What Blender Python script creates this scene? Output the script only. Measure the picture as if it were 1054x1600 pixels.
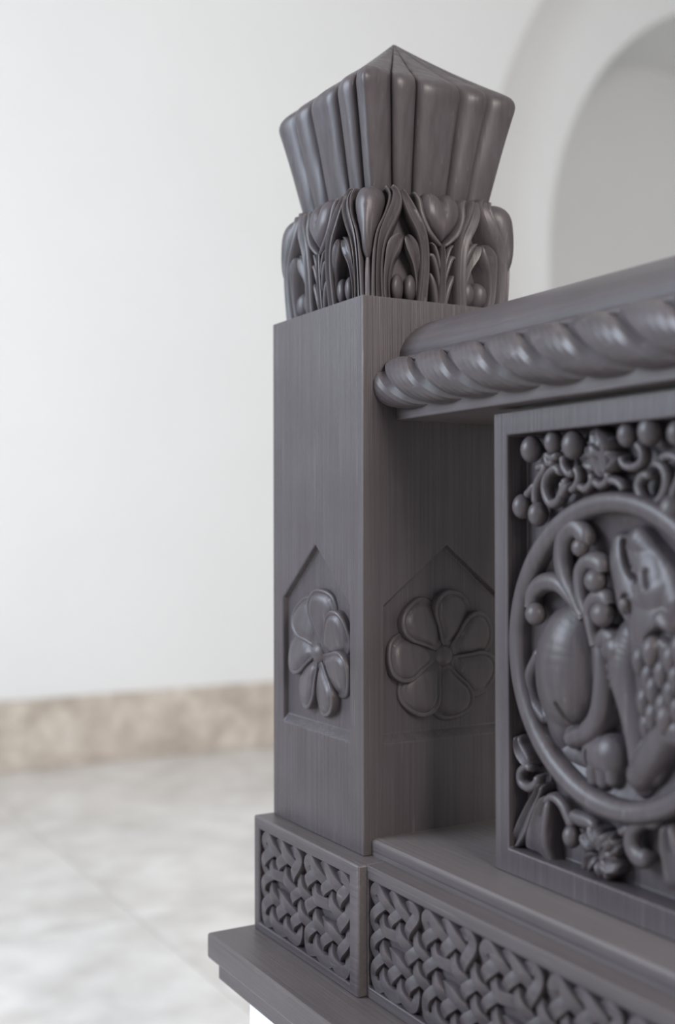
import bpy, bmesh, math, random
import numpy as np
from mathutils import Matrix, Vector
from mathutils.geometry import tessellate_polygon

for o in list(bpy.data.objects):
    bpy.data.objects.remove(o)
scene = bpy.context.scene
C = scene.collection
random.seed(7)
rng = np.random.default_rng(7)
EYE = 0.9                       # height of the lens above the floor; "eye heights" below are relative to it

# ------------------------------------------------------------------ camera
F, CX, CY, YAW, PIT, ROL = 1845.98, 0.9026, -0.5322, 0.5113, 0.0117, -0.0022
vd = np.array([-math.cos(YAW)*math.cos(PIT), math.sin(YAW)*math.cos(PIT), math.sin(PIT)])
vr = np.array([math.sin(YAW), math.cos(YAW), 0.0])
vu = np.cross(vr, vd)
vr2 = vr*math.cos(ROL) + vu*math.sin(ROL)
vu2 = -vr*math.sin(ROL) + vu*math.cos(ROL)
cam = bpy.data.cameras.new('camera')
cam.sensor_fit = 'VERTICAL'; cam.sensor_height = 36.0; cam.sensor_width = 36.0
cam.lens = F/1600*36.0
cam.clip_start = 0.02; cam.clip_end = 100
cam.dof.use_dof = True
cam.dof.focus_distance = 1.045
cam.dof.aperture_fstop = 2.9
camo = bpy.data.objects.new('camera', cam); C.objects.link(camo)
M = Matrix.Identity(4)
for i in range(3):
    M[i][0] = vr2[i]; M[i][1] = vu2[i]; M[i][2] = -vd[i]
M[0][3], M[1][3], M[2][3] = CX, CY, EYE
camo.matrix_world = M
scene.camera = camo

# ------------------------------------------------------------------ light
scene.view_settings.view_transform = 'Standard'
scene.view_settings.look = 'None'
scene.view_settings.gamma = 1.0
scene.view_settings.use_curve_mapping = False
scene.view_settings.exposure = 0.36
wd = bpy.data.worlds.new('daylight'); scene.world = wd; wd.use_nodes = True
bg = wd.node_tree.nodes['Background']
bg.inputs[0].default_value = (0.93, 0.955, 1.0, 1); bg.inputs[1].default_value = 0.40

def area(name, loc, target, sx, sy, power, col):
    l = bpy.data.lights.new(name, 'AREA'); l.shape = 'RECTANGLE'; l.size = sx; l.size_y = sy
    l.energy = power; l.color = col
    o = bpy.data.objects.new(name, l); C.objects.link(o)
    o.location = loc
    o.rotation_euler = (Vector(target)-Vector(loc)).to_track_quat('-Z', 'Y').to_euler()
    return o
area('window_daylight', (-1.0, -2.6, 2.15), (0, 0, 0.95), 1.5, 1.7, 112, (0.76, 0.87, 1.0))
area('window_daylight_tall', (3.1, -0.12, 2.5), (0, 0, 1.25), 1.0, 1.2, 95, (1.0, 0.93, 0.87))

# ------------------------------------------------------------------ materials
def nodes(name):
    m = bpy.data.materials.new(name); m.use_nodes = True
    nt = m.node_tree; b = nt.nodes['Principled BSDF']
    return m, nt, b
def ramp(nt, stops):
    r = nt.nodes.new('ShaderNodeValToRGB')
    e = r.color_ramp.elements
    while len(e) < len(stops): e.new(0.5)
    for k, (p, c) in zip(e, stops):
        k.position = p; k.color = (*c, 1)
    return r
def painted_wood(name, stretch, base=(0.064, 0.0545, 0.059), rough=0.40, grain=0.35):
    m, nt, b = nodes(name)
    L = nt.links
    tc = nt.nodes.new('ShaderNodeTexCoord')
    mp = nt.nodes.new('ShaderNodeMapping'); mp.inputs['Scale'].default_value = stretch
    L.new(tc.outputs['Object'], mp.inputs[0])
    n1 = nt.nodes.new('ShaderNodeTexNoise'); n1.inputs['Scale'].default_value = 1.0
    n1.inputs['Detail'].default_value = 5; n1.inputs['Roughness'].default_value = 0.62
    L.new(mp.outputs[0], n1.inputs['Vector'])
    n2 = nt.nodes.new('ShaderNodeTexNoise'); n2.inputs['Scale'].default_value = 14.0
    n2.inputs['Detail'].default_value = 4
    L.new(tc.outputs['Object'], n2.inputs['Vector'])
    dk = tuple(c*0.80 for c in base); lt = tuple(min(1, c*1.18) for c in base)
    r1 = ramp(nt, [(0.3, dk), (0.52, base), (0.75, lt)])
    L.new(n1.outputs[0], r1.inputs[0])
    # thin paint: uneven cloudy coat
    mx = nt.nodes.new('ShaderNodeMix'); mx.data_type = 'RGBA'; mx.blend_type = 'MULTIPLY'
    mx.inputs[0].default_value = 1.0
    r2 = ramp(nt, [(0.3, (0.86, 0.85, 0.84)), (0.7, (1.08, 1.08, 1.1))])
    L.new(n2.outputs[0], r2.inputs[0])
    L.new(r1.outputs[0], mx.inputs[6]); L.new(r2.outputs[0], mx.inputs[7])
    # rubbed arrises show the paler timber
    ge = nt.nodes.new('ShaderNodeNewGeometry')
    rp = ramp(nt, [(0.53, (0, 0, 0)), (0.62, (1, 1, 1))])
    L.new(ge.outputs['Pointiness'], rp.inputs[0])
    sc = nt.nodes.new('ShaderNodeMath'); sc.operation = 'MULTIPLY'; sc.inputs[1].default_value = 0.30
    L.new(rp.outputs[0], sc.inputs[0])
    mw = nt.nodes.new('ShaderNodeMix'); mw.data_type = 'RGBA'
    L.new(sc.outputs[0], mw.inputs[0]); L.new(mx.outputs[2], mw.inputs[6])
    mw.inputs[7].default_value = (0.20, 0.18, 0.17, 1)
    # scattered pale brush and tool marks along the grain
    m3 = nt.nodes.new('ShaderNodeMapping'); m3.inputs['Scale'].default_value = tuple(c*1.6 for c in stretch); m3.inputs['Location'].default_value = (3.1, 7.7, 1.3)
    L.new(tc.outputs['Object'], m3.inputs[0])
    n3 = nt.nodes.new('ShaderNodeTexNoise'); n3.inputs['Scale'].default_value = 1.0; n3.inputs['Detail'].default_value = 3
    L.new(m3.outputs[0], n3.inputs['Vector'])
    r3 = ramp(nt, [(0.66, (0, 0, 0)), (0.76, (1, 1, 1))]); L.new(n3.outputs[0], r3.inputs[0])
    s3 = nt.nodes.new('ShaderNodeMath'); s3.operation = 'MULTIPLY'; s3.inputs[1].default_value = 0.35
    L.new(r3.outputs[0], s3.inputs[0])
    m4 = nt.nodes.new('ShaderNodeMix'); m4.data_type = 'RGBA'
    L.new(s3.outputs[0], m4.inputs[0]); L.new(mw.outputs[2], m4.inputs[6]); m4.inputs[7].default_value = (0.22, 0.20, 0.195, 1)
    L.new(m4.outputs[2], b.inputs['Base Color'])
    b.inputs['Roughness'].default_value = rough
    b.inputs['Specular IOR Level'].default_value = 0.33
    bp = nt.nodes.new('ShaderNodeBump'); bp.inputs['Strength'].default_value = grain
    bp.inputs['Distance'].default_value = 0.0016
    L.new(n1.outputs[0], bp.inputs['Height'])
    L.new(bp.outputs[0], b.inputs['Normal'])
    return m
M_V = painted_wood('painted_wood_upright_grain', (340, 340, 5), grain=0.5)
M_H = painted_wood('painted_wood_long_grain', (6, 260, 260))
M_C = painted_wood('painted_wood_carved', (170, 170, 12), grain=0.28, rough=0.40)
M_K = painted_wood('painted_wood_carved_long_grain', (14, 130, 130), grain=0.22, rough=0.42)
M_F = painted_wood('painted_wood_finial', (150, 150, 10), grain=0.20, rough=0.40)
nt = M_F.node_tree                       # growth rings of the turned-up grain, telegraphing through the paint
wv = nt.nodes.new('ShaderNodeTexWave'); wv.wave_type = 'RINGS'; wv.rings_direction = 'SPHERICAL'
wv.inputs['Scale'].default_value = 26; wv.inputs['Distortion'].default_value = 1.5; wv.inputs['Detail'].default_value = 2; wv.inputs['Detail Scale'].default_value = 1.2
mpw = nt.nodes.new('ShaderNodeMapping'); mpw.inputs['Scale'].default_value = (1.0, 1.0, 0.33); mpw.inputs['Location'].default_value = (0.02, -0.01, -0.02)
tcw = nt.nodes.new('ShaderNodeTexCoord'); nt.links.new(tcw.outputs['Object'], mpw.inputs[0]); nt.links.new(mpw.outputs[0], wv.inputs['Vector'])
b0 = [n for n in nt.nodes if n.type == 'BUMP'][0]
bw = nt.nodes.new('ShaderNodeBump'); bw.inputs['Strength'].default_value = 0.5; bw.inputs['Distance'].default_value = 0.0016
nt.links.new(wv.outputs['Fac'], bw.inputs['Height']); nt.links.new(b0.outputs[0], bw.inputs['Normal'])
nt.links.new(bw.outputs[0], nt.nodes['Principled BSDF'].inputs['Normal'])
M_R = painted_wood('painted_wood_rope', (40, 120, 120), grain=0.16, rough=0.38)

def plaster(name, col, rough=0.75, var=0.010):
    m, nt, b = nodes(name); L = nt.links
    tc = nt.nodes.new('ShaderNodeTexCoord')
    n = nt.nodes.new('ShaderNodeTexNoise'); n.inputs['Scale'].default_value = 3; n.inputs['Detail'].default_value = 6
    L.new(tc.outputs['Object'], n.inputs['Vector'])
    r = ramp(nt, [(0.3, tuple(c*(1-var) for c in col)), (0.7, tuple(min(1, c*(1+var)) for c in col))])
    L.new(n.outputs[0], r.inputs[0]); L.new(r.outputs[0], b.inputs['Base Color'])
    b.inputs['Roughness'].default_value = rough
    n2 = nt.nodes.new('ShaderNodeTexNoise'); n2.inputs['Scale'].default_value = 60; n2.inputs['Detail'].default_value = 5
    L.new(tc.outputs['Object'], n2.inputs['Vector'])
    bp = nt.nodes.new('ShaderNodeBump'); bp.inputs['Strength'].default_value = 0.12; bp.inputs['Distance'].default_value = 0.004
    L.new(n2.outputs[0], bp.inputs['Height']); L.new(bp.outputs[0], b.inputs['Normal'])
    return m
M_WALL = plaster('white_plaster', (0.81, 0.81, 0.80))
M_PLINTH = plaster('white_plinth_paint', (0.74, 0.755, 0.79))
def marble(name, a, b_, c, s1, s2, rough):
    m, nt, b = nodes(name); L = nt.links
    tc = nt.nodes.new('ShaderNodeTexCoord')
    n = nt.nodes.new('ShaderNodeTexNoise'); n.inputs['Scale'].default_value = s1; n.inputs['Detail'].default_value = 6
    n.inputs['Distortion'].default_value = 0.8
    L.new(tc.outputs['Object'], n.inputs['Vector'])
    r = ramp(nt, [(0.32, a), (0.5, b_), (0.68, c)])
    L.new(n.outputs[0], r.inputs[0])
    n2 = nt.nodes.new('ShaderNodeTexNoise'); n2.inputs['Scale'].default_value = s2; n2.inputs['Detail'].default_value = 4
    L.new(tc.outputs['Object'], n2.inputs['Vector'])
    r2 = ramp(nt, [(0.35, (0.86, 0.85, 0.84)), (0.65, (1.06, 1.06, 1.06))])
    L.new(n2.outputs[0], r2.inputs[0])
    mx = nt.nodes.new('ShaderNodeMix'); mx.data_type = 'RGBA'; mx.blend_type = 'MULTIPLY'; mx.inputs[0].default_value = 1
    L.new(r.outputs[0], mx.inputs[6]); L.new(r2.outputs[0], mx.inputs[7])
    L.new(mx.outputs[2], b.inputs['Base Color'])
    b.inputs['Roughness'].default_value = rough
    return m
M_FLOOR = marble('pale_marble', (0.58, 0.545, 0.51), (0.66, 0.63, 0.60), (0.72, 0.695, 0.665), 3.2, 9, 0.32)
M_BASE = marble('beige_marble', (0.46, 0.395, 0.33), (0.58, 0.51, 0.435), (0.70, 0.63, 0.55), 8, 26, 0.4)
M_GROUT, _, gb = nodes('grout'); gb.inputs['Base Color'].default_value = (0.52, 0.50, 0.485, 1); gb.inputs['Roughness'].default_value = 0.9

# ------------------------------------------------------------------ mesh helpers (all heights are eye heights)
def thing(name, label, cat, base):
    o = bpy.data.objects.new(name, None); C.objects.link(o)
    o.location = (base[0], base[1], base[2]+EYE)
    o.empty_display_size = 0.03
    o['label'] = label; o['category'] = cat
    return o
def origin(o):
    v = Vector((0, 0, 0))
    while o is not None:
        v += o.location; o = o.parent
    return v
class MB:
    def __init__(s): s.v = []; s.f = []; s.n = 0
    def add(s, V, Fc):
        V = np.asarray(V, float).reshape(-1, 3); s.v.append(V)
        s.f += [tuple(int(i)+s.n for i in f) for f in Fc]; s.n += len(V)
        return s
    def build(s, name, mat, parent=None, smooth=40, bevel=0, loc=None, label=None, keep=False):
        V = np.concatenate(s.v) + np.array([0, 0, EYE])
        me = bpy.data.meshes.new(name)
        if loc is None:
            loc = V.mean(0) if parent is None or True else (0, 0, 0)
        else:
            loc = np.array(loc)+np.array([0, 0, EYE])
        me.from_pydata((V-loc).tolist(), [], s.f); me.update()
        bm = bmesh.new(); bm.from_mesh(me)
        bmesh.ops.remove_doubles(bm, verts=bm.verts, dist=1e-6)
        if not keep: bmesh.ops.recalc_face_normals(bm, faces=bm.faces)
        bm.to_mesh(me); bm.free()
        for p in me.polygons: p.use_smooth = smooth > 0
        if smooth: me.set_sharp_from_angle(angle=math.radians(smooth))
        me.materials.append(mat)
        o = bpy.data.objects.new(name, me); C.objects.link(o)
        if parent is not None:
            o.parent = parent; o.location = Vector(loc) - origin(parent)
        else: o.location = loc
        if bevel:
            bv = o.modifiers.new('edge', 'BEVEL'); bv.width = bevel; bv.segments = 2
            bv.limit_method = 'ANGLE'; bv.angle_limit = math.radians(35); bv.harden_normals = False
        if label: o['label'] = label
        return o
def box(mb, x0, x1, y0, y1, z0, z1):
    V = [(x, y, z) for x in (x0, x1) for y in (y0, y1) for z in (z0, z1)]
    mb.add(V, [(0, 1, 3, 2), (4, 6, 7, 5), (0, 4, 5, 1), (2, 3, 7, 6), (0, 2, 6, 4), (1, 5, 7, 3)])
    return mb
def prism_x(mb, prof, x0, x1):
    """closed (y,z) outline swept along x"""
    n = len(prof)
    V = [(x0, y, z) for y, z in prof] + [(x1, y, z) for y, z in prof]
    Fc = [(i, (i+1) % n, n+(i+1) % n, n+i) for i in range(n)] + [tuple(range(n)), tuple(range(2*n-1, n-1, -1))]
    return mb.add(V, Fc)
def spline(P, sub=6, closed=False):
    P = np.asarray(P, float); n = len(P); out = []
    idx = (lambda i: i % n) if closed else (lambda i: min(max(i, 0), n-1))
    for i in range(n if closed else n-1):
        a, b, c, d = P[idx(i-1)], P[idx(i)], P[idx(i+1)], P[idx(i+2)]
        if not closed and i == 0: a = 2*b-c
        if not closed and i == n-2: d = 2*c-b
        for k in range(sub):
            t = k/sub
            out.append(0.5*((2*b)+(-a+c)*t+(2*a-5*b+4*c-d)*t*t+(-a+3*b-3*c+d)*t**3))
    if not closed: out.append(P[-1])
    return np.array(out)
ROUND = [(-1, -.35), (-1, .35), (-.85, .66), (-.55, .9), (-.2, .99), (.2, .99), (.55, .9), (.85, .66), (1, .35), (1, -.35)]
GROOVE = [(-1, -.35), (-1, .62), (-.88, .9), (-.68, 1.0), (-.42, .93), (-.1, .80), (.2, .86), (.52, .97), (.78, .95), (.93, .8), (1, .55), (1, -.35)]
FLAT = [(-1, -.5), (-1, .80), (-.90, .96), (-.55, 1.0), (0, 1.02), (.55, 1.0), (.90, .96), (1, .80), (1, -.5)]
ROD = [(-.7, .40), (-1, .60), (-.9, .80), (-.55, .95), (0, 1.0), (.55, .95), (.9, .80), (1, .60), (.7, .40), (-.7, .40)]   # undercut stem
def ribbon(mb, pts, mapf, prof=ROUND, sub=6, closed=False, round_ends=(True, True), aspect=(1.0, 1.0)):
    """pts rows: (u, v, halfwidth, height). aspect: metres per unit of u, v so widths are metric."""
    P = spline(pts, sub, closed); ax, ay = aspect
    q = P[:, :2]*np.array([ax, ay]); n = len(q)
    if closed: tg = np.roll(q, -1, 0)-np.roll(q, 1, 0)
    else:
        tg = np.gradient(q, axis=0)
    tg /= np.linalg.norm(tg, axis=1)[:, None]+1e-12
    nm = np.stack([-tg[:, 1], tg[:, 0]], 1)
    w = np.maximum(P[:, 2], 1e-5).copy(); h = P[:, 3].copy()
    if not closed:
        s = np.concatenate([[0], np.cumsum(np.linalg.norm(np.diff(q, axis=0), axis=1))])
        for e, on in enumerate(round_ends):
            if not on: continue
            wl = w[0] if e == 0 else w[-1]
            dd = s if e == 0 else s[-1]-s
            k = np.clip(dd/max(wl, 1e-5), 0.03, 1); k = np.sqrt(1-(1-k)**2)
            w *= k; h *= 0.35+0.65*k
    m = len(prof); V = []
    for i in range(n):
        for sx, k in prof:
            c = q[i]+nm[i]*sx*w[i]
            V.append((c[0]/ax, c[1]/ay, h[i]*k if k > 0 else k*0.004))
    V = mapf(np.array(V))
    Fc = []
    for i in range(n if closed else n-1):
        j = (i+1) % n
        for k in range(m-1):
            Fc.append((i*m+k, i*m+k+1, j*m+k+1, j*m+k))
    if not closed:
        Fc += [tuple(range(m)), tuple(range(n*m-1, (n-1)*m-1, -1))]
    return mb.add(V, Fc)
def blob(mb, outline, mapf, H, center=None, rings=7, power=2.4, base=0.0, shape=None, sub=4, rim=0.0):
    O = spline(outline, sub, True); c = np.asarray(center if center is not None else O.mean(0), float)
    n = len(O); V = []; ks = [1.0]+[1-(i/rings)**1.6*0.999 if False else math.cos(math.pi/2*i/rings) for i in range(0, rings)]
    V = []
    for j, k in enumerate(ks):
        p = c+(O-c)*k
        hh = base-0.003 if j == 0 else base+H*(rim+(1-rim)*max(0, 1-k**power)**0.5)
        hh = np.full(n, hh)
        if shape is not None and j > 0: hh = hh+shape(p, k)
        V.append(np.column_stack([p, hh]))
    top = np.array([[c[0], c[1], base+H]])
    if shape is not None: top[0, 2] += float(shape(top[:, :2], 0.0)[0])
    V = np.concatenate(V+[top]); Fc = []
    for j in range(len(ks)-1):
        for i in range(n):
            i2 = (i+1) % n
            Fc.append((j*n+i, j*n+i2, (j+1)*n+i2, (j+1)*n+i))
    L = (len(ks)-1)*n
    for i in range(n): Fc.append((L+i, L+(i+1) % n, len(V)-1))
    return mb.add(mapf(V), Fc)
def ball(mb, c, r, ys=1.0, seg=16, rg=10, xs=1.0):
    V = [(c[0], c[1], c[2]+r)]
    for j in range(1, rg):
        a = math.pi*j/rg
        for i in range(seg):
            b = 2*math.pi*i/seg
            V.append((c[0]+r*xs*math.sin(a)*math.cos(b), c[1]+r*ys*math.sin(a)*math.sin(b), c[2]+r*math.cos(a)))
    V.append((c[0], c[1], c[2]-r)); Fc = []
    for i in range(seg): Fc.append((0, 1+i, 1+(i+1) % seg))
    for j in range(rg-2):
        for i in range(seg):
            a = 1+j*seg+i; b = 1+j*seg+(i+1) % seg
            Fc.append((a, a+seg, b+seg, b))
    e = len(V)-1
    for i in range(seg): Fc.append((e, 1+(rg-2)*seg+(i+1) % seg, 1+(rg-2)*seg+i))
    return mb.add(V, Fc)
def at(px, py, axis, val):
    """photo pixel -> point on the plane axis=val (the surface the detail is carved on)"""
    v = vd + vr2*(px-527)/F + vu2*(800-py)/F
    o = np.array([CX, CY, 0.0]); i = 'xyz'.index(axis)
    return o+v*((val-o[i])/v[i])

# ------------------------------------------------------------------ the setting
FZ = -EYE; WX = -3.5
floor = MB(); box(floor, WX, 3.0, -3.2, 6.9, FZ-0.06, FZ-0.004)
floor = floor.build('floor', M_GROUT); floor['kind'] = 'structure'
floor['label'] = 'pale polished marble tile floor'
T = 0.9; tile_me = None; k = 0
for i in range(8):
    for j in range(12):
        x0 = WX+i*T; y0 = -3.2+j*T
        x1 = min(x0+T, 3.0); y1 = min(y0+T, 6.9)
        if x1-x0 < .05 or y1-y0 < .05: continue
        g = 0.0015
        full = abs(x1-x0-T) < 1e-6 and abs(y1-y0-T) < 1e-6
        if full and tile_me is not None:
            o = bpy.data.objects.new('tile', tile_me); C.objects.link(o); o.parent = floor
            o.location = Vector(((x0+x1)/2, (y0+y1)/2, FZ-0.002+EYE)) - origin(floor)
        else:
            mb = MB(); box(mb, x0+g, x1-g, y0+g, y1-g, FZ-0.004, FZ)
            o = mb.build('tile', M_FLOOR, floor, smooth=0, bevel=0.001)
            if full: tile_me = o.data
mb = MB(); box(mb, WX-1.2, 3.4, -3.6, 8.9, 3.6, 3.66)
o = mb.build('ceiling', M_WALL, smooth=0); o['kind'] = 'structure'; o['label'] = 'white plastered ceiling'
mb = MB(); box(mb, WX, 3.4, 6.9, 7.0, FZ, 3.6)
o = mb.build('wall_right', M_WALL, smooth=0); o['kind'] = 'structure'; o['label'] = 'white plastered side wall beyond the arch'
# back wall with a two-order arched recess
AY, AZ, R1, R2 = 4.744, 1.35, 2.04, 1.514
Y0, Y1, ZT = -3.2, 9.0, 3.6
def arch_pts(R, n=48):
    return [(AY-R, FZ)]+[(AY-R*math.cos(math.pi*i/n), AZ+R*math.sin(math.pi*i/n)) for i in range(n+1)]+[(AY+R, FZ)]
def arched_wall(name, x, y0, y1, zt, R, depth, label):
    mb = MB(); A = arch_pts(R); n = len(A)
    # fan strips from the arch to the outer rectangle
    out = []
    for (y, z) in A:
        if z <= AZ+1e-9: out.append((y0 if y < AY else y1, z))
        else:
            dy, dz = y-AY, z-AZ
            s = min((zt-AZ)/dz if dz > 1e-9 else 1e9, ((y1-AY)/dy if dy > 0 else (y0-AY)/dy) if abs(dy) > 1e-9 else 1e9)
            out.append((AY+dy*s, AZ+dz*s))
    V = [(x, *a) for a in A]+[(x, *a) for a in out]+[(x-depth, *a) for a in A]
    Fc = [(i, i+1, n+i+1, n+i) for i in range(n-1)]+[(i, 2*n+i, 2*n+i+1, i+1) for i in range(n-1)]
    for yy in (y0, y1):
        pass
    mb.add(V, Fc)
    # square corners of the rectangle
    for yy, sgn in ((y0, -1), (y1, 1)):
        s = abs(yy-AY)
        a = max([o for o in out if abs(o[0]-yy) < 1e-6], key=lambda t: t[1])
        b = [o for o in out if abs(o[1]-zt) < 1e-6]
        b = min(b, key=lambda t: abs(t[0]-yy))
        mb.add([(x, *a), (x, yy, zt), (x, *b)], [(0, 1, 2)])
    o = mb.build(name, M_WALL, smooth=30, keep=False); o['kind'] = 'structure'; o['label'] = label
    return o
arched_wall('wall_back', WX, Y0, Y1, ZT, R1, 0.16, 'white plastered back wall with a large arched recess')
arched_wall('wall_arch', WX-0.16, AY-R1-.02, AY+R1+.02, ZT, R2, 0.9, 'inner arch order of white plaster inside the recess')
mb = MB(); box(mb, WX-1.12, WX-1.06, AY-R2-.1, AY+R2+.1, FZ, AZ+R2+.1)
o = mb.build('wall_niche', M_WALL, smooth=0); o['kind'] = 'structure'; o['label'] = 'shaded white wall deep inside the arch'
mb = MB(); box(mb, WX, WX+0.022, Y0, AY-R1, FZ, -0.642)
o = mb.build('baseboard_back', M_BASE, smooth=0, bevel=0.003); o['kind'] = 'structure'; o['label'] = 'beige mottled marble skirting along the back wall'

# ------------------------------------------------------------------ white plinth and base slab
XR = 0.66                                 # the railing runs on towards the lens up to here
t = thing('plinth', 'white painted plinth wall under the dark carved base slab', 'plinth', (0.2, 0.07, FZ))
mb = MB(); box(mb, -0.150, XR-.02, -0.042, 0.19, FZ, -0.4505); mb.build('body', M_PLINTH, t, smooth=0, bevel=0.003)
t = thing('base_slab', 'two-stepped dark painted wooden slab under post and railing', 'slab', (0.2, 0.07, -0.4505))
mb = MB(); box(mb, -0.186, XR, -0.0585, 0.215, -0.4505, -0.4312); mb.build('lower_step', M_H, t, smooth=30, bevel=0.0016)
mb = MB(); box(mb, -0.1965, XR+.005, -0.0665, 0.225, -0.4312, -0.4060); mb.build('upper_step', M_H, t, smooth=30, bevel=0.003)

# ------------------------------------------------------------------ plaited knotwork
def knot(cols, rows, hb, vb, off=0.42):
    X, Y = 2*cols, 2*rows; seen = set(); loops = []
    def mirror(p):
        if p in hb: return 'H'
        if p in vb: return 'V'
        if p[0] in (0, X): return 'V'
        if p[1] in (0, Y): return 'H'
        return None
    for x in range(X+1):
        for y in range(Y+1):
            if (x+y) % 2 == 0: continue
            for d in ((1, 1), (1, -1), (-1, 1), (-1, -1)):
                if not (0 <= x+d[0] <= X and 0 <= y+d[1] <= Y): continue
                if ((x, y), d) in seen: continue
                p, dd, loop = (x, y), d, []
                edges = []
                while (p, dd) not in seen:
                    seen.add((p, dd)); 
                    q = (p[0]+dd[0], p[1]+dd[1])
                    seen.add((q, (-dd[0], -dd[1])))
                    m = mirror(q)
                    if m is None:
                        over = (q[0] % 2 == 1) == (dd[0]*dd[1] > 0)
                        loop.append((q[0], q[1], 1.0 if over else 0.0)); nd = dd
                    elif m == 'V':
                        loop.append((q[0]-dd[0]*(.52 if q in vb else off), q[1], 0.5)); nd = (-dd[0], dd[1])
                    else:
                        loop.append((q[0], q[1]-dd[1]*(.86 if q in hb else off), 0.6)); nd = (dd[0], -dd[1])
                    p, dd = q, nd
                if len(loop) > 2: loops.append(loop)
    return loops
def knot_panel(parent, x0, x1, z0, z1, cols, rows, yground, hb, vb, hw=0.0057, hi=0.0088, lo=0.0030):
    sx = (x1-x0)/(2*cols); sz = (z1-z0)/(2*rows)
    mapf = lambda V: np.column_stack([V[:, 0], yground-V[:, 2], V[:, 1]])
    for loop in knot(cols, rows, hb, vb):
        jt = lambda: rng.uniform(-.0007, .0007)
        pts = [(x0+a*sx+jt(), z0+b*sz+jt(), hw*(1+rng.uniform(-.10, .10)), lo+(hi-lo)*c) for a, b, c in loop]
        mb = MB(); ribbon(mb, pts, mapf, FLAT, sub=6, closed=True)
        mb.build('knot_strand', M_K, parent, smooth=32)
def knot_breaks(units):
    hb = {(3+6*k, 4) for k in range(units)}
    vb = {(6*k, r) for k in range(1, units) for r in (1, 7)}
    return hb, vb
def frame_board(mb, x0, x1, z0, z1, fx0, fx1, fz0, fz1, yf, yg, yb):
    """board with a sunk rectangular field on its -y side"""
    O = [(x0, z0), (x1, z0), (x1, z1), (x0, z1)]; I = [(fx0, fz0), (fx1, fz0), (fx1, fz1), (fx0, fz1)]
    V = [(x, yf, z) for x, z in O]+[(x, yf, z) for x, z in I]+[(x, yg, z) for x, z in I]+[(x, yb, z) for x, z in O]
    Fc = []
    for i in range(4):
        j = (i+1) % 4
        Fc += [(i, j, 4+j, 4+i), (4+i, 4+j, 8+j, 8+i), (i, 12+i, 12+j, j)]
    Fc += [(8, 9, 10, 11), (12, 15, 14, 13)]
    return mb.add(V, Fc)

# ------------------------------------------------------------------ the carved post
ZT_, ZB_ = 0.2057, -0.2925
post = thing('carved_post', 'square carved newel post with fluted pyramid finial and leafy capital, standing on a knotwork block', 'post', (-0.09, 0.09, ZB_))
block = thing('knotwork_block', 'square dark wooden block carved with plaited knotwork, under the tall post', 'block', (-0.09, 0.09, -0.4060))
mb = MB(); frame_board(mb, -0.1865, 0.0225, -0.4060, ZB_, -0.1745, 0.0065, -0.3985, -0.3045, -0.0190, -0.0110, 0.199)
blk = mb.build('block_body', M_H, block, smooth=30, bevel=0.0018)
hb, vb = knot_breaks(2)
knot_panel(blk, -0.1745, 0.0065, -0.3985, -0.3045, 6, 4, -0.0112, hb, vb)

# shaft with a sunk gabled field on each face
def shaft_mesh():
    mb = MB(); w = 0.18; D = 0.0062
    faces = [lambda s, z, d: (-w+s, d, z), lambda s, z, d: (-d, s, z), lambda s, z, d: (-s, w-d, z), lambda s, z, d: (-w+d, w-s, z)]
    P = [(0.0215, -0.1955), (0.1565, -0.1955), (0.1565, -0.0715), (0.090, -0.0175), (0.0215, -0.0715)]
    for fm in faces:
        O = [(0, ZB_), (w, ZB_), (w, ZT_), (0, ZT_)]
        tri = tessellate_polygon([[Vector((a, b, 0)) for a, b in O], [Vector((a, b, 0)) for a, b in P]])
        V = [fm(a, b, 0) for a, b in O]+[fm(a, b, 0) for a, b in P]
        Q = [(min(max(a, .0235), .1545), max(b, -.1875) if b < -.19 else b-.002) for a, b in P]
        V += [fm(a, b, D) for a, b in Q]
        Fc = [tuple(t) for t in tri]
        for i in range(5):
            j = (i+1) % 5; Fc.append((4+i, 4+j, 9+j, 9+i))
        Fc.append((9, 10, 11, 12, 13))
        mb.add(V, Fc)
    for z in (ZB_, ZT_):
        mb.add([(-w, 0, z), (0, 0, z), (0, w, z), (-w, w, z)], [(0, 1, 2, 3)])
    return mb
shaft = shaft_mesh().build('shaft', M_V, post, smooth=30, bevel=0.0010)

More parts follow.
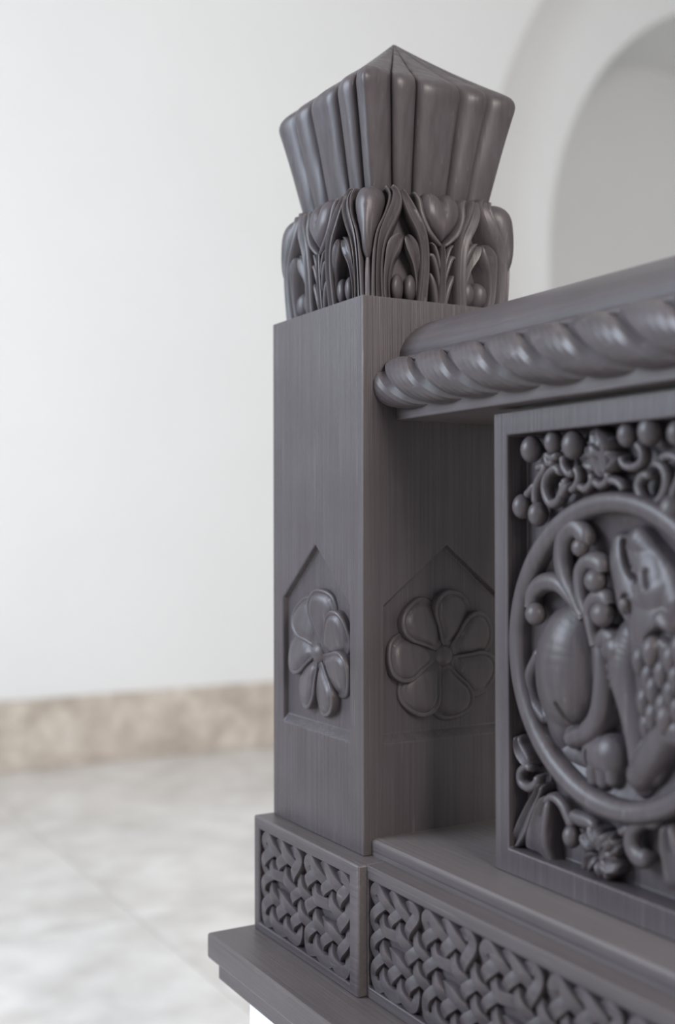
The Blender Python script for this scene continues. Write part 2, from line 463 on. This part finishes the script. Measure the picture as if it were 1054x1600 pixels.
# seven-petalled whirling rosettes in the two fields that show
def petal_shape(p, k):
    return -0.0022*math.exp(-((k-0.79)/0.08)**2)*np.ones(len(p))
def rosette(mapf, phase, mirror):
    mb = MB(); blob(mb, [(0.0115*math.cos(a), 0.0115*math.sin(a)) for a in np.linspace(0, 2*math.pi, 10)[:-1]], mapf, 0.0105, rings=6, power=2.0)
    r = mb.build('rosette', M_C, post, smooth=60)
    for i in range(7):
        a = phase+i*2*math.pi/7; ca, sa = math.cos(a), math.sin(a)
        base = [(0.007, -0.004), (0.018, -0.0150), (0.032, -0.0235), (0.047, -0.0240), (0.0585, -0.0150), (0.0615, 0.000), (0.0585, 0.0130),
                (0.049, 0.0205), (0.036, 0.0200), (0.022, 0.0115), (0.008, 0.003)]
        base = [(x*(1+0.02*math.sin(3*i)), y) for x, y in base]
        if mirror: base = [(x, -y) for x, y in base][::-1]
        s = -1 if mirror else 1
        O = [(x*ca-y*sa, x*sa+y*ca) for x, y in base]
        cc = (0.040*ca, 0.040*sa)
        def tilt(p, k, ca=ca, sa=sa, s=s):
            y = (-p[:, 0]*sa+p[:, 1]*ca)*s
            rr = p[:, 0]*ca+p[:, 1]*sa
            return petal_shape(p, k)+y*0.19-0.0012*np.exp(-((rr-0.012)/0.012)**2)
        mb = MB(); blob(mb, O, mapf, 0.0062, center=cc, rings=10, power=3.0, base=0.0030, shape=tilt, sub=4, rim=0.18)
        mb.build('petal', M_C, r, smooth=60)
D = 0.0062
rosette(lambda V: np.column_stack([V[:, 0]-0.0860, D-V[:, 2], V[:, 1]-0.1205]), math.radians(82), False)
rosette(lambda V: np.column_stack([V[:, 2]-D, V[:, 0]+0.0875, V[:, 1]-0.1200]), math.radians(78), False)

# --- capital: leaves, hearts and buds carved clear of a core
def perim(u, h, H, rc):
    """u in face units (face k spans 2k-1..2k+1); returns x,y about the post axis"""
    kf = np.floor((u+1)/2); uu = u-2*kf
    g = H+h-rc*0.3*np.abs(uu)**10
    lx, ly = uu*g, -g
    th = kf*math.pi/2
    return -0.09+lx*np.cos(th)-ly*np.sin(th), 0.09+lx*np.sin(th)+ly*np.cos(th)
CH = 0.1035
def capmap(k):
    def f(V):
        v = V[:, 1]
        H = 0.0700-0.0025*np.clip((v-.75)/.25, 0, 1)**2
        lean = 0.0018*np.sin(np.clip(v, 0, 1)*math.pi)
        x, y = perim(V[:, 0]+2*k, np.where(V[:, 2] > 0, V[:, 2]*1.28, V[:, 2])+lean*(V[:, 2] > 0.002), H, 0.012)
        return np.column_stack([x, y, ZT_+v*CH])
    return f
def cu(x, y):      # sketch coordinates of the carved face (1000 wide, 706 high) -> face units
    return ((x-545)/525.0, ((744+(x-20)*.085)-y)/(706-(x-20)*.02))
mb = MB(); n = 64
for (v0, v1, dh) in ((0, .96, 0),):
    V = []; us = np.linspace(-1, 7, n*4+1)[:-1]
    rows = np.linspace(0, .97, 10)
    for v in rows:
        V.append(capmap(0)(np.column_stack([us, np.full(len(us), v), np.zeros(len(us))])))
    m = len(us); V = np.concatenate(V); Fc = []
    for r in range(len(rows)-1):
        for i in range(m): Fc.append((r*m+i, r*m+(i+1) % m, (r+1)*m+(i+1) % m, (r+1)*m+i))
    Fc += [tuple(range(m)), tuple(range(m*(len(rows)-1), m*len(rows)))]
    mb.add(V, Fc)
capital = mb.build('capital', M_C, post, smooth=40)
ASP = (0.080, CH)
SW = 0.080/525.0                        # sketch unit in metres
def band(k, pts, name, prof=ROUND, both=True, ends=(True, False), sub=6):
    for sg in ((1, -1) if both else (1,)):
        q = []
        for x, y, w, h in pts:
            u, v = cu(x, y); q.append((sg*u, v, w*SW, h))
        mb = MB(); ribbon(mb, q, capmap(k), prof, sub=sub, round_ends=ends, aspect=ASP)
        mb.build(name, M_C, capital, smooth=55)
for k in range(4):
    # teardrop leaf that wraps the corner
    tear = [(0, 1.0), (.13, .995), (.215, .95), (.245, .87), (.21, .75), (.15, .62), (.10, .50), (.07, .38), (0, .33)]
    O = [(-1+a, b) for a, b in tear]+[(-1-a, b) for a, b in tear[-2:0:-1]]
    mb = MB(); blob(mb, O[::-1], capmap(k), 0.0122, center=(-1, .80), rings=8, power=3.4, rim=.4)
    mb.build('corner_leaf', M_C, capital, smooth=60)
    band(k, [(20, 400, 22, .0060), (20, 560, 36, .0088), (20, 750, 44, .0095)], 'corner_stem', ROUND, both=False, ends=(False, False))
    band(k, [(150, 40, 12, .010), (186, 110, 17, .0112), (160, 225, 18, .0116), (108, 335, 18, .0116), (84, 450, 20, .0112), (74, 600, 24, .0108), (70, 750, 28, .0105)], 'leaf_rib')
    band(k, [(192, 40, 18, .010), (232, 95, 34, .0118), (230, 170, 42, .0128), (192, 262, 42, .0130), (146, 365, 34, .0125), (122, 480, 26, .0118), (114, 620, 26, .0114), (116, 755, 30, .011)], 'acanthus_leaf', GROOVE)
    band(k, [(272, 60, 18, .010), (302, 140, 38, .0118), (345, 235, 46, .0128), (392, 335, 42, .0132), (415, 440, 36, .0130), (420, 570, 36, .0124), (412, 690, 38, .012), (405, 782, 40, .0115)], 'acanthus_leaf', GROOVE)
    band(k, [(350, 76, 14, .010), (388, 130, 28, .0115), (404, 225, 28, .0122), (445, 325, 26, .0126), (500, 392, 22, .0122), (540, 428, 14, .011)], 'heart_rim', ROUND, ends=(True, True))
    # heart
    hp = [(545, 118), (515, 86), (470, 70), (425, 92), (404, 150), (418, 240), (470, 322), (520, 378), (545, 402)]
    O = [cu(*q) for q in hp]; O = O+[(-a, b) for a, b in O[-2:0:-1]]
    mb = MB(); blob(mb, O, capmap(k), 0.0145, center=cu(545, 215), rings=8, power=3.0, rim=.3,
                    shape=lambda p, kk: -0.0022*np.exp(-(p[:, 0]/.05)**2)*np.clip((p[:, 1]-.70)/.2, 0, 1))
    mb.build('heart', M_C, capital, smooth=60)
    # lower arched leaves
    band(k, [(165, 755, 22, .0085), (162, 640, 25, .0092), (180, 525, 34, .0105), (212, 435, 52, .0122), (243, 385, 40, .0122), (264, 358, 12, .0115)], 'arched_leaf', GROOVE, ends=(False, True))
    band(k, [(388, 775, 22, .0085), (386, 650, 25, .0092), (368, 535, 34, .0105), (338, 442, 50, .0122), (312, 388, 38, .0122), (294, 360, 12, .0115)], 'arched_leaf', GROOVE, ends=(False, True))
    for ex, ey in ((235, 678), (332, 684)):
        for sg in (1, -1):
            O = []
            for a in np.linspace(0, 2*math.pi, 13)[:-1]:
                u, v = cu(ex+50*math.cos(a), ey-92*math.sin(a)); O.append((sg*u, v))
            c = cu(ex, ey)
            mb = MB(); blob(mb, O, capmap(k), 0.0095, center=(sg*c[0], c[1]), rings=6, power=2.6, rim=.2, sub=2)
            mb.build('bud', M_C, capital, smooth=60)
    # stem and leaflets below the heart
    band(k, [(545, 405, 12, .0115), (546, 520, 20, .012), (546, 650, 24, .0118), (545, 790, 30, .011)], 'stem', GROOVE, both=False)
    band(k, [(462, 398, 10, .010), (492, 430, 18, .0112), (516, 500, 18, .0112), (534, 590, 14, .0105)], 'leaflet', ROUND, ends=(True, True))
    band(k, [(446, 486, 14, .0105), (478, 488, 24, .0112), (506, 560, 22, .0112), (524, 640, 18, .0105), (534, 720, 12, .010)], 'leaflet', ROUND, ends=(True, True))
    band(k, [(458, 586, 12, .0095), (478, 630, 24, .0108), (500, 700, 28, .0108), (515, 790, 26, .010)], 'leaflet', ROUND)

# --- finial: sixteen gadroons on a pyramid-topped flaring block
FP = [(.064, .283), (.0672, .303), (.0735, .335), (.0795, .365), (.0850, .390), (.0874, .4005), (.0876, .406), (.0858, .4115), (.081, .4165),
      (.066, .4270), (.045, .4425), (.024, .4590), (.010, .4705), (.0015, .4778)]
FP = spline(FP, 3)
def fin_surface(u, gd, rc=.009):
    out = []
    for h, z in FP:
        r = min(rc, h*.2)
        x, y = perim(u, 0.0, h, r)
        s = 1-gd
        out.append(np.column_stack([-.09+(x+.09)*s, .09+(y-.09)*s, np.full(len(u), z)]))
    return out
mb = MB(); us = np.linspace(-1, 7, 129)[:-1]; rows = fin_surface(us, np.full(len(us), .15)); m = len(us); Fc = []
for r in range(len(rows)-1):
    for i in range(m): Fc.append((r*m+i, r*m+(i+1) % m, (r+1)*m+(i+1) % m, (r+1)*m+i))
Fc += [tuple(range(m)), tuple(range(m*(len(rows)-1), m*len(rows)))]
mb.add(np.concatenate(rows), Fc)
finial = mb.build('finial', M_F, post, smooth=60)
FB = [(-.66, -.26, .38, .79), (-.67, -.32, .29, .66), (-.67, -.31, .31, .67), (-.67, -.31, .31, .67)]
for k in range(4):
    q0, q1, q2, q3 = FB[k]
    for (a, b, corner) in ((q1, q2, 0), (q0, q1, 0), (q2, q3, 0), (q3, 2+FB[(k+1) % 4][0], 1)):
        n = 23; x = np.linspace(-1, 1, n)
        u = (a+b)/2+x*(b-a)/2*0.995
        b_ = (1-np.abs(x)**2.0)**.5 if not corner else (1-np.abs(x)**2.8)**.5
        if corner == 0 and b-a > .5: b_ = (1-np.abs(x)**2.5)**.5
        gd = (.115 if not corner else .10)*(1-b_)
        u2 = np.concatenate([[u[0]], u, [u[-1]]]); g2 = np.concatenate([[.2], gd, [.2]])
        rows = fin_surface(u2+2*k, g2); m = len(u2); Fc = []
        for r in range(len(rows)-1):
            for i in range(m-1): Fc.append((r*m+i, r*m+i+1, (r+1)*m+i+1, (r+1)*m+i))
        Fc += [tuple(range(m)), tuple(range(m*(len(rows)-1), m*len(rows)))]
        mb = MB(); mb.add(np.concatenate(rows), Fc)
        mb.build('gadroon', M_F, finial, smooth=42)

# ------------------------------------------------------------------ handrail with rope moulding
hr = thing('handrail', 'rounded dark wooden handrail edged with a thick rope moulding', 'handrail', (0.3, 0.09, 0.095))
prof = [(.0355, .095), (.0355, .150), (.0385, .152), (.0395, .1585), (.045, .1690), (.055, .1785), (.068, .1855), (.082, .1900), (.095, .1915), (.108, .1900), (.122, .1855),
        (.134, .1785), (.143, .169), (.1485, .1585), (.1495, .152), (.1525, .150), (.1525, .095)]
mb = MB(); prism_x(mb, prof, 0.0, XR); mb.build('rail', M_H, hr, smooth=28, bevel=0.0012)
RY, RZ, RR, PITCH = 0.0345, 0.1270, 0.0240, 0.0505; NS = 3
mb = MB(); V = []; Fc = []
xs = [0.0, XR]; ths = np.linspace(0, 2*math.pi, 33)[:-1]
prof = [(RY+RR*.62*math.cos(a), RZ+RR*.62*math.sin(a)) for a in ths]
prism_x(mb, prof, 0.0, XR); rope = mb.build('rope_moulding', M_R, hr, smooth=60)
nx = 150; X = np.linspace(0.0008, XR-.001, nx); nphi = 8
for s in range(NS):
    phi = np.linspace(-1, 1, nphi)
    # the photographed rope was cut with a knife: the crowns carry long flat facets
    rad = RR*(0.70+0.30*(1-np.abs(phi)**2.3)**.5)
    phi = np.concatenate([[-1], phi, [1]]); rad = np.concatenate([[RR*.55], rad, [RR*.55]])
    m = len(phi); V = []
    for x in X:
        th = 2*math.pi*((s+phi/2)/NS)*0.998 - 2*math.pi*(x+.006)/(NS*PITCH)
        V.append(np.column_stack([np.full(m, x), RY-rad*np.cos(th), RZ+rad*np.sin(th)]))
    Fc = []
    for i in range(nx-1):
        for j in range(m-1): Fc.append((i*m+j, i*m+j+1, (i+1)*m+j+1, (i+1)*m+j))
    Fc += [tuple(range(m)), tuple(range(m*(nx-1), m*nx))]
    mb = MB(); mb.add(np.concatenate(V), Fc); mb.build('rope_strand', M_R, rope, smooth=11)

# ------------------------------------------------------------------ frieze and shelf
fr = thing('knotwork_frieze', 'low dark wooden frieze board carved with plaited knotwork beside the post', 'frieze', (0.3, 0.06, -0.4060))
U = 0.0785; NU = 8; FX0 = 0.0245
mb = MB(); frame_board(mb, 0.0225, XR, -0.4060, ZB_, FX0, FX0+U*NU, -0.3965, -0.3045, -0.0105, -0.0028, 0.165)
fb = mb.build('board', M_H, fr, smooth=30, bevel=0.0014)
hb, vb = knot_breaks(NU)
knot_panel(fb, FX0, FX0+U*NU, -0.3965, -0.3045, 3*NU, 4, -0.0030, hb, vb, hw=.0052, hi=.0086)
sh = thing('shelf_rail', 'plain dark wooden ledge board with rounded nosing between frieze and carved panel', 'ledge', (0.3, 0.09, ZB_))
prof = [(.0085, ZB_), (.0080, -.2900), (.0083, -.2885), (.0078, -.2865), (.0081, -.2845), (.0077, -.2822), (.0080, -.2800), (.0096, -.2780), (.0130, -.2774), (.172, -.2774), (.172, ZB_)]
mb = MB(); prism_x(mb, prof, 0.0, XR); mb.build('board', M_H, sh, smooth=25)

# ------------------------------------------------------------------ carved panel
PX0, PX1, PZ0, PZ1, PY = 0.1280, 0.3970, -0.2774, 0.0910, 0.0480
GX0, GX1, GZ0, GZ1 = 0.1455, 0.3795, -0.2572, 0.0722
GD = 0.0205; PG = PY+GD
pn = thing('relief_panel', 'framed wooden panel carved with a beast in a ring, vines and grapes', 'panel', (0.2625, 0.06, PZ0))
mb = MB(); frame_board(mb, PX0, PX1, PZ0, PZ1, GX0, GX1, GZ0, GZ1, PY, PG, PY+.040); mb.build('frame', M_V, pn, smooth=30, bevel=0.0012)
pmap = lambda V: np.column_stack([V[:, 0], PG-V[:, 2]*1.36, V[:, 1]])
MX, MZ, MR = 0.2625, -0.0933, 0.1172
mb = MB(); ribbon(mb, [(MX+(MR-.0078)*math.cos(a), MZ+(MR-.0078)*math.sin(a), .0078, .0158) for a in np.linspace(0, 2*math.pi, 49)[:-1]], pmap,
                  [(-1, -.4), (-1, .8), (-.8, .95), (-.4, 1.02), (.3, 1.0), (.8, .9), (1, .72), (1, -.4)], sub=3, closed=True)
ring = mb.build('medallion_ring', M_C, pn, smooth=45)
# dished ground inside the ring
mb = MB(); V = []; rr = np.linspace(MR-.012, .0004, 30); na = 96
for r in rr:
    k = r/(MR-.012); h = .0008+.0070*k**6
    for i in range(na):
        a = 2*math.pi*i/na; V.append((MX+r*math.cos(a), MZ+r*math.sin(a), h))
Fc = [(j*na+i, j*na+(i+1) % na, (j+1)*na+(i+1) % na, (j+1)*na+i) for j in range(len(rr)-1) for i in range(na)]
mb.add(pmap(np.array(V)), Fc); mb.build('medallion_dish', M_C, pn, smooth=60)

def P(ox, oy, s):
    """sketch point read off an enlargement of the photo -> metres on the carved face"""
    def f(x, y):
        q = at(ox+x*s, oy+y*s, 'y', PY+.003); return q[0], q[2]
    return f
K6, K7, K8, K5 = P(780, 640, .26), P(780, 780, .26), P(790, 960, .2505), P(780, 1120, .26)
def vine(name, K, pts, parent=None, prof=ROD, sub=5, ends=(True, True), closed=False):
    q = []
    for p in pts:
        x, z = K(p[0], p[1]); q.append((x, z, p[2], p[3] if len(p) > 3 else .012))
    mb = MB(); ribbon(mb, q, pmap, prof, sub=sub, round_ends=ends, closed=closed)
    return mb.build(name, M_C, parent or pn, smooth=60)
def grape(K, x, y, r, name='grape', h=.0130, par=None):
    a, b = K(x, y); mb = MB(); ball(mb, (a, PG-h+.001, b), r, ys=.85, xs=.8)
    return mb.build(name, M_C, par or pn, smooth=80)

# vines and grapes above the ring
for x, y, r in ((160, 238, .0108), (292, 195, .0092), (412, 212, .0112), (105, 582, .0100), (200, 628, .0100), (735, 150, .0092), (870, 128, .0108), (1035, 140, .009), (1005, 605, .0112)):
    grape(K6, x, y, r)
W = .0036
vine('vine', K6, [(190, 350, W), (250, 345, W), (205, 425, W), (188, 500, W), (192, 580, W)])
vine('vine', K6, [(200, 440, W), (160, 485, W), (125, 525, W)])
vine('vine', K6, [(345, 395, .003), (310, 350, .0036), (258, 400, .004), (245, 480, .0042), (275, 560, .0042), (322, 550, .004), (352, 480, .0036), (350, 420, .003)])
vine('vine', K6, [(330, 265, W), (290, 290, W), (258, 275, W), (270, 320, W), (310, 315, W)])
vine('vine', K6, [(355, 265, .003), (360, 340, .0036), (390, 385, .0036), (425, 375, .003)])
vine('vine', K6, [(370, 400, .0034), (365, 460, .004), (350, 510, .0034), (395, 430, .003)])
vine('vine', K6, [(392, 495, .0032), (435, 455, .0036), (450, 400, .0034), (425, 335, .003)])
vine('vine', K6, [(440, 450, .0032), (490, 478, .0038), (530, 430, .0036), (520, 370, .003)])
vine('vine', K6, [(530, 420, .0034), (580, 455, .0038), (625, 420, .0036), (620, 360, .003)])
vine('vine', K6, [(620, 420, .0034), (670, 430, .0038), (705, 455, .0036), (722, 500, .003)])
vine('vine', K6, [(890, 405, .003), (840, 395, .004), (805, 455, .0042), (835, 545, .0044), (895, 572, .0044), (950, 520, .0042), (975, 430, .004), (955, 350, .0036), (895, 315, .003)])
vine('vine', K6, [(700, 270, .003), (720, 330, .0034), (775, 345, .0034), (825, 310, .0034), (830, 250, .003), (790, 195, .0028)])
vine('vine', K6, [(930, 300, .003), (985, 275, .0036), (1040, 290, .0036), (1100, 330, .0034)])
vine('vine', K6, [(1075, 340, .003), (1050, 420, .0036), (1020, 490, .0034), (1010, 560, .003)])
leaf = vine('vine_leaf', K6, [(600, 420, .004), (595, 330, .0105, .013), (585, 230, .011, .0145), (560, 150, .006, .013), (550, 105, .003)], prof=GROOVE)
for pts in ([(590, 340, .006), (530, 310, .007, .0145), (480, 300, .004)], [(590, 290, .006), (545, 240, .006, .015), (505, 205, .003)],
            [(600, 330, .007), (650, 300, .0085, .0145), (690, 270, .004)], [(590, 270, .006), (630, 215, .006, .015), (640, 160, .003)]):
    vine('leaf_lobe', K6, pts, leaf, GROOVE)
# scrolls below the ring
vine('vine', K5, [(85, 110, .003), (95, 190, .0065), (130, 255, .0065), (165, 290, .003)], prof=GROOVE)
vine('vine', K5, [(170, 330, .003), (140, 300, .0036), (100, 335, .004), (105, 400, .0042), (150, 430, .0042), (195, 400, .004), (205, 350, .003)])
vine('vine', K5, [(225, 405, .0035), (205, 470, .0045), (160, 560, .006), (110, 680, .0075), (60, 785, .004)], prof=GROOVE)
vine('trumpet_flower', K5, [(268, 480, .005, .013), (252, 560, .0085, .0145), (228, 660, .0110, .0140), (208, 750, .0145, .0125), (200, 825, .0175, .0100)], prof=GROOVE, ends=(True, False))
vine('vine', K5, [(235, 520, .003), (290, 488, .004), (345, 530, .0046), (385, 610, .005), (415, 680, .0048)])
grape(K5, 402, 725, .0088, 'vine_bud')
vine('vine', K5, [(390, 585, .004), (450, 620, .006), (510, 640, .0055), (560, 680, .004)])
palm = vine('palmette', K5, [(560, 830, .006), (575, 760, .007, .0135), (548, 690, .007, .0135), (540, 645, .003)], prof=GROOVE)
for pts in ([(560, 820, .005), (620, 760, .007, .0135), (635, 700, .004)], [(560, 830, .005), (640, 800, .007, .013), (690, 770, .004)],
            [(570, 850, .005), (640, 880, .0095, .0135), (690, 885, .005)], [(565, 850, .005), (600, 920, .0075, .013), (600, 990, .004)],
            [(550, 840, .005), (510, 880, .006, .012), (500, 940, .003)], [(545, 800, .005), (500, 740, .0065, .013), (480, 690, .003)]):
    vine('leaf_lobe', K5, pts, palm, GROOVE)
vine('vine', K5, [(940, 560, .004), (900, 640, .005), (830, 635, .0055), (765, 690, .006), (755, 780, .0068), (800, 855, .0075), (870, 855, .006)])
vine('vine', K5, [(690, 700, .003), (720, 690, .004), (760, 660, .003)])
vine('trumpet_flower', K5, [(985, 640, .005, .013), (1010, 760, .0085, .0145), (1035, 880, .0110, .0140), (1055, 990, .0145, .0125), (1065, 1050, .0175, .010)], prof=GROOVE, ends=(True, False))
vine('vine', K5, [(950, 620, .003), (985, 560, .0036), (1040, 540, .004), (1090, 580, .004)])
# the side the lens does not reach: mirror of the upper and lower left clusters
def mir(x, z): return (2*MX-x, z)
for x, y, r in ((105, 582, .0100), (200, 628, .0100), (160, 238, .0108)):
    a, b = mir(*K6(x, y)); mb = MB(); ball(mb, (a, PG-.012, b), r, ys=.85, xs=.8); mb.build('grape', M_C, pn, smooth=80)

# the beast: one continuous relief
chains = [
 # haunch, hind leg and paw
 (K8, [(385, 60, .020), (340, 220, .032), (330, 420, .033), (300, 600, .022), (272, 760, .0135), (285, 865, .0105), (430, 905, .0100), (520, 890, .012)], .62, .000),
 (K8, [(500, 880, .015), (580, 890, .018)], .62, .002),
 (K8, [(500, 960, .0075), (500, 1040, .007)], .9, .004), (K8, [(560, 970, .0075), (560, 1050, .007)], .9, .004), (K8, [(615, 960, .0075), (620, 1035, .007)], .9, .004),
 # belly towards the chest
 (K8, [(420, 250, .024), (540, 350, .018), (690, 330, .018)], .42, .000),
 # tail between the legs and up
 (K8, [(170, 250, .0055), (118, 400, .0065), (140, 540, .0065), (205, 650, .0055)], .95, .006),
 (K8, [(385, 775, .0085), (490, 730, .0095), (555, 620, .0095), (578, 450, .0095), (572, 280, .0090), (562, 190, .0085), (610, 135, .0085), (665, 190, .0095)], .85, .006),
 (K8, [(660, 215, .0125), (668, 225, .0125)], .75, .006),
 # forelegs
 (K8, [(735, 150, .015), (700, 330, .018), (738, 560, .0155), (768, 780, .0130), (788, 950, .0125), (800, 1070, .011)], .72, .002),
 (K8, [(800, 1010, .0125), (890, 870, .0135), (970, 770, .0140), (1040, 730, .0150), (1110, 760, .012)], .85, .004),
 (K8, [(800, 1030, .010), (860, 1000, .010), (900, 940, .009)], .7, .003),
 # chest, mane, neck
 (K8, [(900, 180, .026), (950, 400, .034), (960, 620, .030), (1000, 720, .020)], .40, .000),
 (K8, [(1050, 100, .034), (1120, 350, .038), (1130, 640, .030)], .40, .000),
 # skull, cheek, jaws
 (K7, [(880, 640, .030), (930, 760, .034), (960, 880, .034)], .42, .003),
 (K7, [(768, 285, .0125), (860, 400, .0190), (920, 560, .025)], .52, .005),
 (K7, [(690, 270, .0100), (706, 380, .0135), (760, 500, .0175), (790, 600, .019)], .60, .005),
 (K7, [(820, 255, .012), (900, 350, .010), (990, 480, .012), (1040, 620, .014)], .62, .007),
 (K7, [(1000, 740, .011), (1020, 770, .011)], .7, .011),
 (K7, [(745, 590, .010), (790, 650, .012), (790, 700, .010)], .6, .008),
]
x0, x1, z0, z1 = MX-MR+.006, MX+MR-.014, MZ-MR+.010, MZ+MR-.010
st = .00085
gx = np.arange(x0, x1, st); gz = np.arange(z0, z1, st); GX, GZ = np.meshgrid(gx, gz)
H = np.zeros_like(GX)
for K, pts, kk, lift in chains:
    q = [(*K(a, b), r) for a, b, r in pts]
    q = spline(q, 5)
    Hc = np.zeros_like(GX)
    for (ax_, az_, ar), (bx_, bz_, br) in zip(q[:-1], q[1:]):
        dx, dz = bx_-ax_, bz_-az_; L2 = dx*dx+dz*dz+1e-12
        tt = np.clip(((GX-ax_)*dx+(GZ-az_)*dz)/L2, 0, 1)
        d2 = (GX-ax_-tt*dx)**2+(GZ-az_-tt*dz)**2; r = ar+(br-ar)*tt
        e = np.clip(1-d2/r**2, 0, None)
        Hc = np.maximum(Hc, np.where(e > 0, lift*np.clip(e*6, 0, 1)+kk*r*np.sqrt(e), 0))
    H = np.maximum(H, Hc)
# cuts: open mouth, eye hollow, nostril, toe lines
def cut(K, pts, wd, dp):
    global H
    q = spline([K(a, b) for a, b in pts], 6)
    d2 = np.full_like(GX, 1.0)
    for (ax_, az_), (bx_, bz_) in zip(q[:-1], q[1:]):
        dx, dz = bx_-ax_, bz_-az_; L2 = dx*dx+dz*dz+1e-12
        tt = np.clip(((GX-ax_)*dx+(GZ-az_)*dz)/L2, 0, 1)
        d2 = np.minimum(d2, (GX-ax_-tt*dx)**2+(GZ-az_-tt*dz)**2)
    H = np.maximum(H-dp*np.exp(-d2/wd**2)*(H > 0), np.where(H > 0, .002, 0))
cut(K7, [(728, 255), (750, 350), (790, 425), (845, 485)], .0018, .0075)
cut(K7, [(905, 440), (925, 520)], .0022, .003)
cut(K7, [(752, 640), (775, 580), (805, 610), (800, 690), (770, 690)], .0016, .003)
cut(K7, [(930, 850), (990, 800), (1040, 830)], .003, .006)
cut(K8, [(480, 860), (480, 960)], .0014, .003)
cut(K8, [(360, 560), (390, 680), (440, 690)], .0016, .003)
rad = np.sqrt((GX-MX)**2+(GZ-MZ)**2)
H = np.where(rad < MR-.0135, H, 0)
ny, nx_ = H.shape
idx = -np.ones(H.shape, int); quads = []
act = np.zeros((ny-1, nx_-1), bool)
pos = H > 0
act = pos[:-1, :-1] | pos[1:, :-1] | pos[:-1, 1:] | pos[1:, 1:]
used = np.zeros(H.shape, bool)
for a, b in ((0, 0), (1, 0), (0, 1), (1, 1)): used[a:ny-1+a, b:nx_-1+b] |= act
idx[used] = np.arange(used.sum())
V = np.column_stack([GX[used], GZ[used], np.where(pos, H+.0008, -.001)[used]])
jj, ii = np.nonzero(act)
quads = np.column_stack([idx[jj, ii], idx[jj, ii+1], idx[jj+1, ii+1], idx[jj+1, ii]])
mb = MB(); mb.add(pmap(V), quads.tolist())
beast = mb.build('beast', M_C, pn, smooth=75, label='carved four-legged beast with its head turned up')
for x, y in ((865, 290), (950, 235), (905, 390), (1000, 370), (862, 545), (935, 470), (918, 640), (1045, 490), (855, 700), (990, 580), (1060, 280), (1090, 400), (1080, 600), (1020, 660),
             (1140, 330), (1150, 480), (1140, 620), (1110, 220), (1180, 560)):
    a, b = K8(x, y)
    if math.hypot(a-MX, b-MZ) > MR-.02: continue
    O = [(a+.0070*math.cos(t)*(1+.25*math.sin(t)), b+.0118*math.sin(t)) for t in np.linspace(0, 2*math.pi, 11)[:-1]]
    i0 = min(max(int((a-x0)/st), 0), nx_-1); j0 = min(max(int((b-z0)/st), 0), ny-1)
    mb = MB(); blob(mb, O, pmap, .0062, rings=5, power=2.2, base=float(H[j0, i0])-.0012, sub=2); mb.build('mane_tuft', M_C, beast, smooth=60)
a, b = K7(776, 628); i0, j0 = int((a-x0)/st), int((b-z0)/st)
mb = MB(); ball(mb, (a, PG-float(H[j0, i0])*1.36-.0005, b), .0042, ys=.7, seg=12, rg=8); mb.build('eye', M_C, beast, smooth=80)
for x, y in ((732, 290), (752, 330), (778, 378), (808, 425)):
    a, b = K7(x, y); i0, j0 = int((a-x0)/st), int((b-z0)/st)
    mb = MB(); ball(mb, (a, PG-float(H[j0, i0])*1.36-.002, b), .0028, ys=1.0, seg=10, rg=6); mb.build('tooth', M_C, beast, smooth=80)
# leafy tuft of the tail
def curl(pts, bx, by, br, h=.0155):
    v = vine('tail_curl', K7, [(x, y, w, h) for x, y, w in pts], beast, ROD, ends=(False, False))
    a, b = K7(bx, by); mb = MB(); ball(mb, (a, PG-h*1.36+.003, b), br*.72, ys=.9); mb.build('curl_end', M_C, v, smooth=80)
curl([(500, 720, .004), (440, 590, .006), (385, 480, .0075), (362, 350, .0085), (378, 230, .0085), (435, 165, .0085), (495, 215, .0085), (495, 270, .007)], 490, 290, .0098)
curl([(500, 700, .004), (420, 590, .006), (345, 510, .0075), (260, 500, .0078), (195, 555, .0078), (180, 650, .006)], 222, 690, .0125)
curl([(540, 720, .004), (490, 600, .0055), (478, 450, .0068), (520, 375, .0072), (590, 390, .008), (600, 440, .007)], 582, 490, .0125)
curl([(570, 880, .004), (545, 760, .005), (530, 670, .006), (560, 600, .0066), (620, 590, .0075), (640, 640, .007)], 625, 690, .0135)
